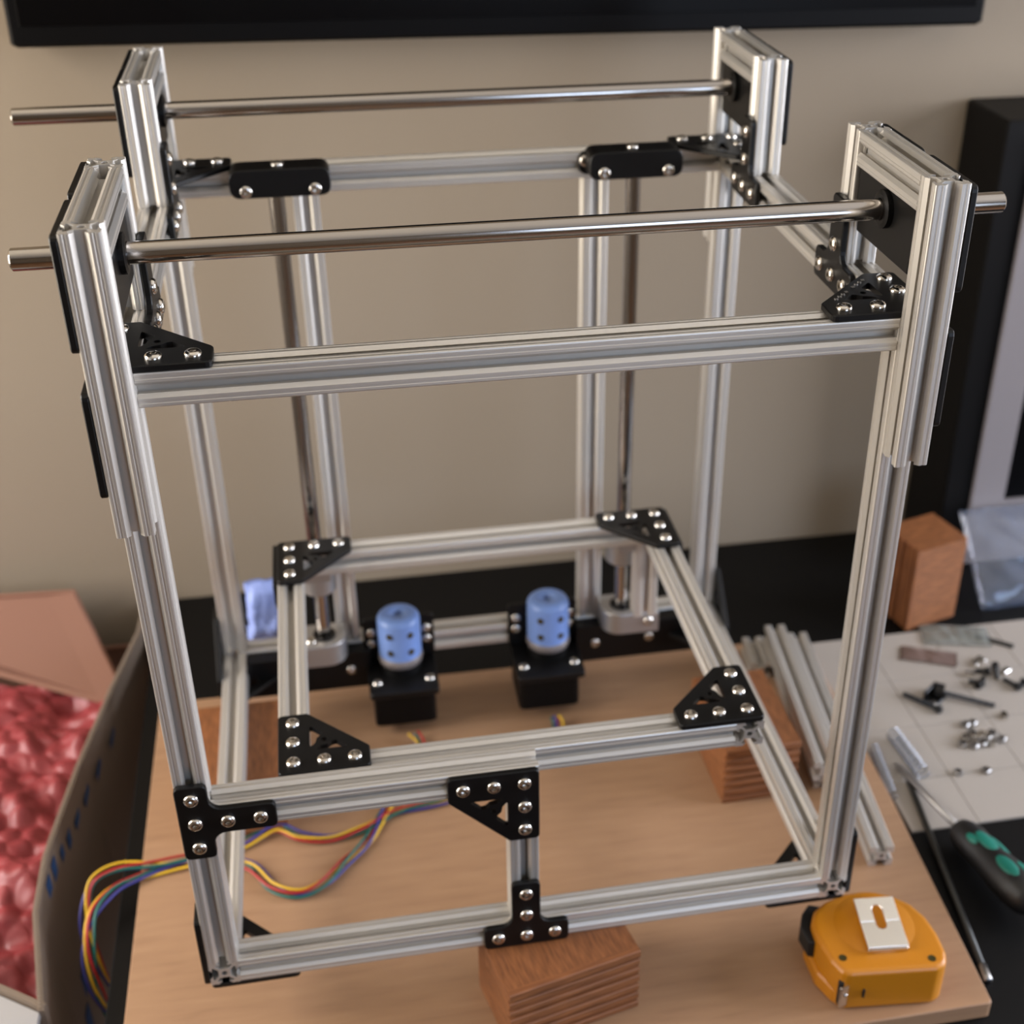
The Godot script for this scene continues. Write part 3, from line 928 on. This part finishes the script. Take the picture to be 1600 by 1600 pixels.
# ---------------------------------------------------------------- behind the machine
func build_backdrop() -> void:
	var tv := thing("television", "large black flat television on the wall behind the machine", "television", pt(316, 504, -579))
	part("cabinet", box(866, 500, 34, 3.0), mats.tv, Transform3D(Basis(Vector3.BACK, -0.0102), pt(315, 502.5, -580)), tv)
	part("screen", box(846, 470, 2, 0.4), mats.screen, Transform3D(Basis(Vector3.BACK, -0.0102), pt(315.2, 520, -562.4)), tv)
	var sp := thing("speaker", "tall black speaker with grey front panel standing on the table against the wall", "speaker", pt(860, TT, -553))
	part("cabinet", box(198, 497, 88, 2.0), mats.speaker, Transform3D(Basis.IDENTITY, pt(861, TT, -554)), sp)
	var hole := rect(-30, 82, 72, 290)
	part("front_panel", prism(rect(-68, 3, 94, 480), [hole], 5.0, 0.6), mats.silver, Transform3D(Basis.IDENTITY, pt(861, TT, -510.5)), sp)
	part("display_recess", box(101, 207, 2.0, 0.3), mats.screen, Transform3D(Basis.IDENTITY, pt(882, TT + 82.5, -509.8)), sp)
	# clear bag leaning on the speaker
	var bag := crumple(190, 112, 14.0, 5, 8.0)
	single("zip_bag", bag, mats.clearbag, Transform3D(Basis(Vector3.RIGHT, deg_to_rad(42.0)), pt(872, TT + 39.5, -459)), "crinkled clear zip bag leaning in front of the black speaker", "bag")
	# pale blue plastic bags standing behind the rear beam
	single("blue_pouch", crumple(30, 60, 5.0, 31, 1.2), mats.lavender, Transform3D(Basis(Vector3.RIGHT, deg_to_rad(80.0)), pt(36, TT + 104, -408)), "pale blue plastic pouch standing behind the rear left post, upper part", "pouch")
	single("blue_pouch", crumple(32, 66, 7.0, 37, 1.2), mats.lavender, Transform3D(Basis(Vector3.RIGHT, deg_to_rad(78.0)), pt(33, TT + 48, -411)), "pale blue plastic pouch low behind the rear left post, lower part", "pouch")

func build_carton() -> void:
	var c := thing("cardboard_box", "open cardboard carton left of the table, filled with pink bubble wrap", "box", pt(-300, -815, -320))
	var rim := [Vector3(-95, -60, -590), Vector3(-98, -60, -522), Vector3(-116, -60, -430), Vector3(-134, -60, -320), Vector3(-147, -60, -211), Vector3(-146, -60, -150), Vector3(-128, -60, -52)]
	var foot := []
	for v in rim:
		foot.append(Vector3(-110, -812, v.z))
	var wallst := start()
	var th := Vector3(-4.5, 0, 0)
	for i in rim.size() - 1:
		var a: Vector3 = rim[i]
		var b: Vector3 = rim[i + 1]
		var e: Vector3 = foot[i]
		var g: Vector3 = foot[i + 1]
		quad(wallst, V(e), V(a), V(b), V(g))
		quad(wallst, V(e + th), V(g + th), V(b + th), V(a + th))
		quad(wallst, V(a), V(a + th), V(b + th), V(b))
	quad(wallst, V(foot[-1]), V(rim[-1]), V(rim[-1] + th), V(foot[-1] + th))
	part("side_wall", done(wallst), mats.carton, Transform3D.IDENTITY, c)
	# corrugated rim showing its flutes
	var fl := start(0)
	var pts := PackedVector3Array()
	for i in rim.size() - 1:
		var a: Vector3 = rim[i]
		var b: Vector3 = rim[i + 1]
		var n := int(a.distance_to(b) / 1.6)
		for k in n:
			var w := a.lerp(b, float(k) / n)
			pts.append(V(w + Vector3(-2.2 + (1.5 if k % 2 == 0 else -1.5), 0.2, 0)))
	tube_into(fl, pts, 0.7, 5)
	part("corrugation", done(fl), mats.carton, Transform3D.IDENTITY, c)
	part("back_wall", box(330, 690, 5, 0.5), mats.carton_in, Transform3D(Basis.IDENTITY, pt(-262, -812, -588)), c)
	part("far_wall", box(5, 745, 540, 0.5), mats.carton, Transform3D(Basis.IDENTITY, pt(-428, -812, -322)), c)
	part("bottom", box(320, 4, 530, 0.5), mats.carton, Transform3D(Basis.IDENTITY, pt(-266, -814, -322)), c)
	# rear flap tilted back against the wall
	var fb := start()
	sheet_into(fb, [Vector3(-420, -62, -584), Vector3(-112, -122, -470), Vector3(-164, -30, -560), Vector3(-420, -30, -578)], 4.5)
	part("rear_flap", done(fb), mats.carton_in, Transform3D.IDENTITY, c)
	# front wall, and its pale flap folded outwards
	var ff := start()
	sheet_into(ff, [Vector3(-130, -60, -54), Vector3(-400, -60, -240), Vector3(-400, -810, -100), Vector3(-130, -810, -56)], 4.5)
	part("front_wall", done(ff), mats.carton, Transform3D.IDENTITY, c)
	var fo := start()
	sheet_into(fo, [Vector3(-132, -62, -52), Vector3(-400, -62, -238), Vector3(-430, -100, 0), Vector3(-150, -110, 120)], 4.5)
	part("front_flap", done(fo), mats.flap, Transform3D.IDENTITY, c)
	# blue print on the outside of the side wall
	rng.seed = 9
	for r in [[-190.0, -74.0, 13.0, 16.0], [-214.0, -78.0, 13.0, 18.0], [-236.0, -82.0, 10.0, 12.0], [-256.0, -86.0, 12.0, 14.0], [-284.0, -88.0, 22.0, 9.0], [-316.0, -90.0, 26.0, 8.0], [-356.0, -92.0, 34.0, 7.0], [-404.0, -94.0, 40.0, 6.0], [-196.0, -196.0, 14.0, 26.0], [-176.0, -224.0, 16.0, 30.0]]:
		var z: float = r[0]
		var y: float = r[1]
		var xs := -147.0
		for i in rim.size() - 1:
			if z >= rim[i].z and z <= rim[i + 1].z:
				var t: float = (z - rim[i].z) / (rim[i + 1].z - rim[i].z)
				xs = lerpf(lerpf(rim[i].x, rim[i + 1].x, t), -110.0, (-60.0 - y) / 752.0)
		part("printed_mark", box(0.5, r[3], r[2], 0.0), mats.print, Transform3D(Basis.IDENTITY, pt(xs + 0.5, y - r[3] / 2, z)), c)
	# bubble wrap: a lumpy sheet
	var n := FastNoiseLite.new()
	n.seed = 12
	n.frequency = 0.009
	n.fractal_octaves = 2
	var st := start(0)
	var x0 := -420.0
	var x1 := -118.0
	var z0 := -506.0
	var z1 := -60.0
	var nx := 150
	var nz := 250
	var H := func(x: float, z: float) -> float:
		var y := -104.0 + 26.0 * n.get_noise_2d(x * 0.6, z * 0.6)
		var wx := x + 9.0 * n.get_noise_2d(z * 0.8, x * 0.5 + 300.0)
		var wz := z + 9.0 * n.get_noise_2d(x * 0.8 + 600.0, z * 0.5)
		var row := roundf(wz / 19.0)
		var ox := 11.0 if int(row) % 2 == 0 else 0.0
		var cx := roundf((wx - ox) / 22.0) * 22.0 + ox
		var d := Vector2(wx - cx, wz - row * 19.0).length() / 9.8
		y += 2.4 * sqrt(maxf(0.0, 1.0 - d * d)) + 10.0 * n.get_noise_2d(x * 2.2, z * 2.2 + 90.0)
		return y
	var lim := func(z: float) -> float:
		var e := -147.0
		for i in rim.size() - 1:
			if z >= rim[i].z and z <= rim[i + 1].z:
				e = lerpf(rim[i].x, rim[i + 1].x, (z - rim[i].z) / (rim[i + 1].z - rim[i].z))
		return e - 7.0
	for i in nx:
		for j in nz:
			var q := []
			for c2 in [[i, j], [i, j + 1], [i + 1, j + 1], [i + 1, j]]:
				var z: float = lerpf(z0, z1, float(c2[1]) / nz)
				var x: float = lerpf(x0, lim.call(z), float(c2[0]) / nx)
				# keep behind the slanted front wall
				var zmax := -62.0 + (x + 130.0) * 0.69
				z = minf(z, zmax)
				q.append(V(Vector3(x, H.call(x, z), z)))
			quad(st, q[0], q[1], q[2], q[3])
	var bw := done(st)
	single("bubble_wrap", bw, mats.pink, Transform3D.IDENTITY, "pink bubble wrap filling the open cardboard carton", "bubble wrap")

func V(v: Vector3) -> Vector3:
	return pt(v.x, v.y, v.z)

func sheet_into(st: SurfaceTool, c: Array, t: float) -> void:   # four-cornered panel with thickness
	var n: Vector3 = (c[1] - c[0]).cross(c[3] - c[0]).normalized() * t
	var a := []
	var b := []
	for v in c:
		a.append(V(v))
		b.append(V(v - n))
	quad(st, a[0], a[1], a[2], a[3])
	quad(st, b[3], b[2], b[1], b[0])
	for i in 4:
		var j := (i + 1) % 4
		quad(st, b[i], b[j], a[j], a[i])

# ---------------------------------------------------------------- materials
func std(albedo: Color, rough: float, metal: float = 0.0) -> StandardMaterial3D:
	var m := StandardMaterial3D.new()
	m.albedo_color = albedo
	m.roughness = rough
	m.metallic = metal
	return m

func noise_tex(s: int, freq: float, ramp: Array, size: int = 512, octaves: int = 4) -> NoiseTexture2D:
	var n := FastNoiseLite.new()
	n.seed = s
	n.frequency = freq
	n.fractal_octaves = octaves
	var t := NoiseTexture2D.new()
	t.width = size
	t.height = size
	t.seamless = true
	t.noise = n
	if ramp.size() > 0:
		var g := Gradient.new()
		var offs := PackedFloat32Array()
		var cols := PackedColorArray()
		for i in ramp.size():
			offs.append(float(i) / (ramp.size() - 1))
			cols.append(ramp[i])
		g.offsets = offs
		g.colors = cols
		t.color_ramp = g
	return t

func wood(ramp: Array, s: int, scale: Vector3, rough: float, local: bool = false) -> StandardMaterial3D:
	var m := std(Color.WHITE, rough)
	m.albedo_texture = noise_tex(s, 0.02, ramp, 512, 5)
	m.uv1_triplanar = true
	m.uv1_world_triplanar = not local
	m.uv1_scale = scale
	return m

func build_materials() -> void:
	mats.alu = std(Color(0.81, 0.795, 0.77), 0.42, 0.75)
	mats.cast = std(Color(0.68, 0.67, 0.66), 0.45, 0.9)
	mats.black = std(Color(0.022, 0.020, 0.021), 0.42)
	mats.black.metallic_specular = 0.38
	mats.motor = std(Color(0.02, 0.018, 0.017), 0.5)
	mats.motor.metallic_specular = 0.3
	mats.steel = std(Color(0.82, 0.80, 0.77), 0.16, 1.0)
	mats.dull = std(Color(0.62, 0.61, 0.60), 0.32, 1.0)
	mats.rod = std(Color(0.66, 0.64, 0.62), 0.14, 1.0)
	mats.darkrod = std(Color(0.22, 0.22, 0.21), 0.4, 0.6)
	mats.mirror = std(Color(0.98, 0.965, 0.93), 0.34, 1.0)
	mats.blue = std(Color(0.43, 0.54, 0.76), 0.36)
	mats.beige = std(Color(0.44, 0.41, 0.40), 0.45)
	mats.brass = std(Color(0.30, 0.27, 0.14), 0.4, 0.7)
	mats.wire_yellow = std(Color(0.80, 0.64, 0.12), 0.45)
	mats.wire_red = std(Color(0.62, 0.10, 0.10), 0.45)
	mats.wire_green = std(Color(0.05, 0.34, 0.30), 0.45)
	mats.wire_blue = std(Color(0.20, 0.20, 0.48), 0.45)
	mats.block = wood([Color(0.34, 0.20, 0.11), Color(0.45, 0.275, 0.15), Color(0.50, 0.31, 0.175), Color(0.56, 0.36, 0.21)], 3, Vector3(4, 26, 30), 0.5, true)
	mats.block_face = wood([Color(0.33, 0.19, 0.10), Color(0.44, 0.265, 0.145), Color(0.49, 0.30, 0.165), Color(0.56, 0.35, 0.20)], 4, Vector3(26, 26, 3), 0.5, true)
	mats.board = wood([Color(0.545, 0.42, 0.315), Color(0.585, 0.455, 0.345), Color(0.60, 0.47, 0.355), Color(0.62, 0.49, 0.375)], 8, Vector3(1.2, 9, 9), 0.45)
	mats.table = std(Color(0.02, 0.018, 0.017), 0.5)
	mats.table.metallic_specular = 0.3
	mats.yellow = std(Color(0.70, 0.44, 0.05), 0.38)
	mats.rubber = std(Color(0.03, 0.03, 0.03), 0.6)
	mats.sheet = std(Color(0.60, 0.57, 0.535), 0.55)
	mats.sheet_joint = std(Color(0.42, 0.39, 0.36), 0.7)
	mats.spring = std(Color(0.60, 0.61, 0.63), 0.2, 1.0)
	mats.blackbolt = std(Color(0.05, 0.047, 0.045), 0.35, 0.3)
	mats.handle = std(Color(0.04, 0.04, 0.042), 0.45)
	mats.teal = std(Color(0.02, 0.42, 0.36), 0.5)
	mats.packet = std(Color(0.40, 0.33, 0.30), 0.3)
	mats.clearbag = std(Color(0.45, 0.52, 0.64, 0.13), 0.16)
	mats.clearbag.transparency = BaseMaterial3D.TRANSPARENCY_ALPHA
	mats.clearpacket = std(Color(0.52, 0.53, 0.50, 0.4), 0.24)
	mats.clearpacket.transparency = BaseMaterial3D.TRANSPARENCY_ALPHA
	mats.lavender = std(Color(0.56, 0.63, 0.86), 0.35)
	mats.tv = std(Color(0.012, 0.010, 0.012), 0.45)
	mats.tv.metallic_specular = 0.25
	mats.screen = std(Color(0.012, 0.010, 0.012), 0.3)
	mats.screen.metallic_specular = 0.25
	mats.speaker = std(Color(0.028, 0.023, 0.021), 0.5)
	mats.speaker.metallic_specular = 0.25
	mats.silver = std(Color(0.50, 0.475, 0.475), 0.45, 0.2)
	mats.carton = std(Color(0.43, 0.375, 0.32), 0.85)
	mats.carton_in = std(Color(0.47, 0.33, 0.265), 0.85)
	mats.flap = std(Color(0.56, 0.55, 0.545), 0.7)
	mats.print = std(Color(0.06, 0.24, 0.42), 0.8)
	mats.pink = std(Color(0.51, 0.19, 0.205), 0.45)
	mats.pink.subsurf_scatter_enabled = false
	mats.wall = std(Color(0.515, 0.465, 0.397), 0.85)
	mats.wall.normal_enabled = true
	var nt := noise_tex(5, 0.06, [], 256, 4)
	nt.as_normal_map = true
	nt.bump_strength = 1.2
	mats.wall.normal_texture = nt
	mats.wall.normal_scale = 0.08
	mats.wall.uv1_triplanar = true
	mats.wall.uv1_world_triplanar = true
	mats.wall.uv1_scale = Vector3(3, 3, 3)
	mats.ceiling = std(Color(0.86, 0.85, 0.82), 0.9)
	mats.floor = wood([Color(0.42, 0.30, 0.20), Color(0.52, 0.38, 0.26), Color(0.58, 0.43, 0.30)], 21, Vector3(1, 1, 6), 0.5)
	mats.frame = std(Color(0.85, 0.84, 0.82), 0.5)

# ---------------------------------------------------------------- room
const X0 := -1.05
const X1 := 2.4
const Z0 := -0.600
const Z1 := 2.8
const ROOF := 2.5

func slab(lo: Vector3, hi: Vector3) -> Array:
	var s := hi - lo
	return [box(s.x * 1000, s.y * 1000, s.z * 1000), Transform3D(Basis.IDENTITY, Vector3((lo.x + hi.x) / 2, lo.y, (lo.z + hi.z) / 2))]

func pierced(called: String, boxes: Array) -> void:   # a wall round one opening, as joined slabs
	var st := SurfaceTool.new()
	st.begin(Mesh.PRIMITIVE_TRIANGLES)
	for s in boxes:
		var m := slab(s[0], s[1])
		st.append_from(m[0], 0, m[1])
	struct(called, st.commit(), mats.wall, Transform3D.IDENTITY)

func side_wall(called: String, x: float, out: float, w: Array) -> void:
	var a := minf(x, x + out * 0.2)
	var b := maxf(x, x + out * 0.2)
	pierced(called, [[Vector3(a, 0, Z0 - 0.2), Vector3(b, ROOF, w[0])], [Vector3(a, 0, w[1]), Vector3(b, ROOF, Z1 + 0.2)], [Vector3(a, 0, w[0]), Vector3(b, w[2], w[1])], [Vector3(a, w[3], w[0]), Vector3(b, ROOF, w[1])]])

func front_wall(w: Array) -> void:
	var a := Z1
	var b := Z1 + 0.2
	pierced("wall_front", [[Vector3(X0, 0, a), Vector3(w[0], ROOF, b)], [Vector3(w[1], 0, a), Vector3(X1, ROOF, b)], [Vector3(w[0], 0, a), Vector3(w[1], w[2], b)], [Vector3(w[0], w[3], a), Vector3(w[1], ROOF, b)]])

func window_frame(called: String, at: Vector3, across: Vector3, w: float, h: float) -> void:
	var st := SurfaceTool.new()
	st.begin(Mesh.PRIMITIVE_TRIANGLES)
	for s in [[-w / 2, w / 2, 0.0, 0.05], [-w / 2, w / 2, h - 0.05, h], [-w / 2, -w / 2 + 0.05, 0.0, h], [w / 2 - 0.05, w / 2, 0.0, h], [-0.025, 0.025, 0.0, h]]:
		var m := slab(Vector3(s[0], s[2], -0.03), Vector3(s[1], s[3], 0.03))
		st.append_from(m[0], 0, m[1])
	struct(called, st.commit(), mats.frame, Transform3D(Basis(across, Vector3.UP, across.cross(Vector3.UP)), at))

func build_room() -> void:
	for s in [["floor", Vector3(X0 - 0.2, -0.2, Z0 - 0.2), Vector3(X1 + 0.2, 0, Z1 + 0.2), mats.floor], ["ceiling", Vector3(X0 - 0.2, ROOF, Z0 - 0.2), Vector3(X1 + 0.2, ROOF + 0.2, Z1 + 0.2), mats.ceiling], ["wall_back", Vector3(X0, 0, Z0 - 0.2), Vector3(X1, ROOF, Z0), mats.wall]]:
		var m := slab(s[1], s[2])
		struct(s[0], m[0], s[3], m[1])
	side_wall("wall_left", X0, -1.0, LW)
	side_wall("wall_right", X1, 1.0, RW)
	front_wall(FW)
	window_frame("window_1", Vector3(X0 - 0.12, LW[2], (LW[0] + LW[1]) / 2), Vector3.BACK, LW[1] - LW[0], LW[3] - LW[2])
	window_frame("window_2", Vector3(X1 + 0.12, RW[2], (RW[0] + RW[1]) / 2), Vector3.BACK, RW[1] - RW[0], RW[3] - RW[2])
	window_frame("window_3", Vector3((FW[0] + FW[1]) / 2, FW[2], Z1 + 0.12), Vector3.RIGHT, FW[1] - FW[0], FW[3] - FW[2])

const LW := [-0.52, 0.3, 0.95, 2.1]    # left window: z from, z to, y from, y to
const FW := [0.7, 1.9, 0.9, 2.1]       # front window: x from, x to, y from, y to
const RW := [-0.45, 0.85, 0.85, 1.9]      # right window

func area(called: String, at: Vector3, facing: Vector3, size: Vector2, c: Color, e: float) -> void:
	var l := AreaLight3D.new()
	l.name = called
	l.area_size = size
	l.light_color = c
	l.light_energy = e
	l.shadow_enabled = true
	l.set("area_range", 12.0)
	l.set("area_attenuation", 2.0)
	add_child(l)
	l.look_at_from_position(at, at + facing, Vector3.UP)

func _ready() -> void:
	# camera
	var cam := Camera3D.new()
	cam.name = "camera"
	cam.projection = Camera3D.PROJECTION_FRUSTUM
	var near := 0.05
	var F := 2090.18
	var at := CameraAttributesPhysical.new()
	at.frustum_near = near
	at.frustum_far = 60.0
	at.frustum_focal_length = 35.0
	at.frustum_focus_distance = 0.72
	at.exposure_aperture = 5.2
	cam.attributes = at
	cam.near = near
	cam.far = 60.0
	cam.size = near * 1600.0 / F
	cam.frustum_offset = Vector2((800.0 - 884.08) / F * near, (805.72 - 800.0) / F * near)
	add_child(cam)
	cam.basis = Basis(Vector3.UP, -0.1876) * Basis(Vector3.RIGHT, -0.5399) * Basis(Vector3.BACK, 0.0040)
	cam.position = pt(121.43, 746.91, 653.41)
	cam.current = true
	# sky and exposure
	var we := WorldEnvironment.new()
	we.name = "environment"
	var e := Environment.new()
	e.background_mode = Environment.BG_SKY
	var sky := Sky.new()
	var sm := ProceduralSkyMaterial.new()
	sm.sky_top_color = Color(0.45, 0.62, 0.90)
	sm.sky_horizon_color = Color(0.80, 0.86, 0.95)
	sm.ground_bottom_color = Color(0.30, 0.29, 0.27)
	sm.ground_horizon_color = Color(0.60, 0.62, 0.62)
	sm.sky_energy_multiplier = 2.0
	sky.sky_material = sm
	e.sky = sky
	e.tonemap_mode = Environment.TONE_MAPPER_LINEAR
	e.tonemap_exposure = 1.0
	e.sdfgi_enabled = true
	e.ssao_enabled = true
	e.ssil_enabled = true
	we.environment = e
	add_child(we)
	# daylight through the two windows
	area("window_light_left", Vector3(X0 + 0.02, (LW[2] + LW[3]) / 2, (LW[0] + LW[1]) / 2), Vector3.RIGHT, Vector2(LW[1] - LW[0], LW[3] - LW[2]), Color(1.0, 0.95, 0.87), 3.9)
	area("window_light_right", Vector3(X1 - 0.02, (RW[2] + RW[3]) / 2, (RW[0] + RW[1]) / 2), Vector3.LEFT, Vector2(RW[1] - RW[0], RW[3] - RW[2]), Color(0.95, 0.96, 1.0), 8.0)
	area("window_light_front", Vector3((FW[0] + FW[1]) / 2, (FW[2] + FW[3]) / 2, Z1 - 0.02), Vector3.FORWARD, Vector2(FW[1] - FW[0], FW[3] - FW[2]), Color(0.84, 0.91, 1.0), 1.8)
	rng.seed = 7
	build_materials()
	build_room()
	build_table()
	build_backdrop()
	build_frame()
	build_bed()
	build_rods()
	build_motors()
	build_blocks()
	build_carton()
	build_spares()
	build_tape()
	build_sheet()
	build_cables()
	build_small()
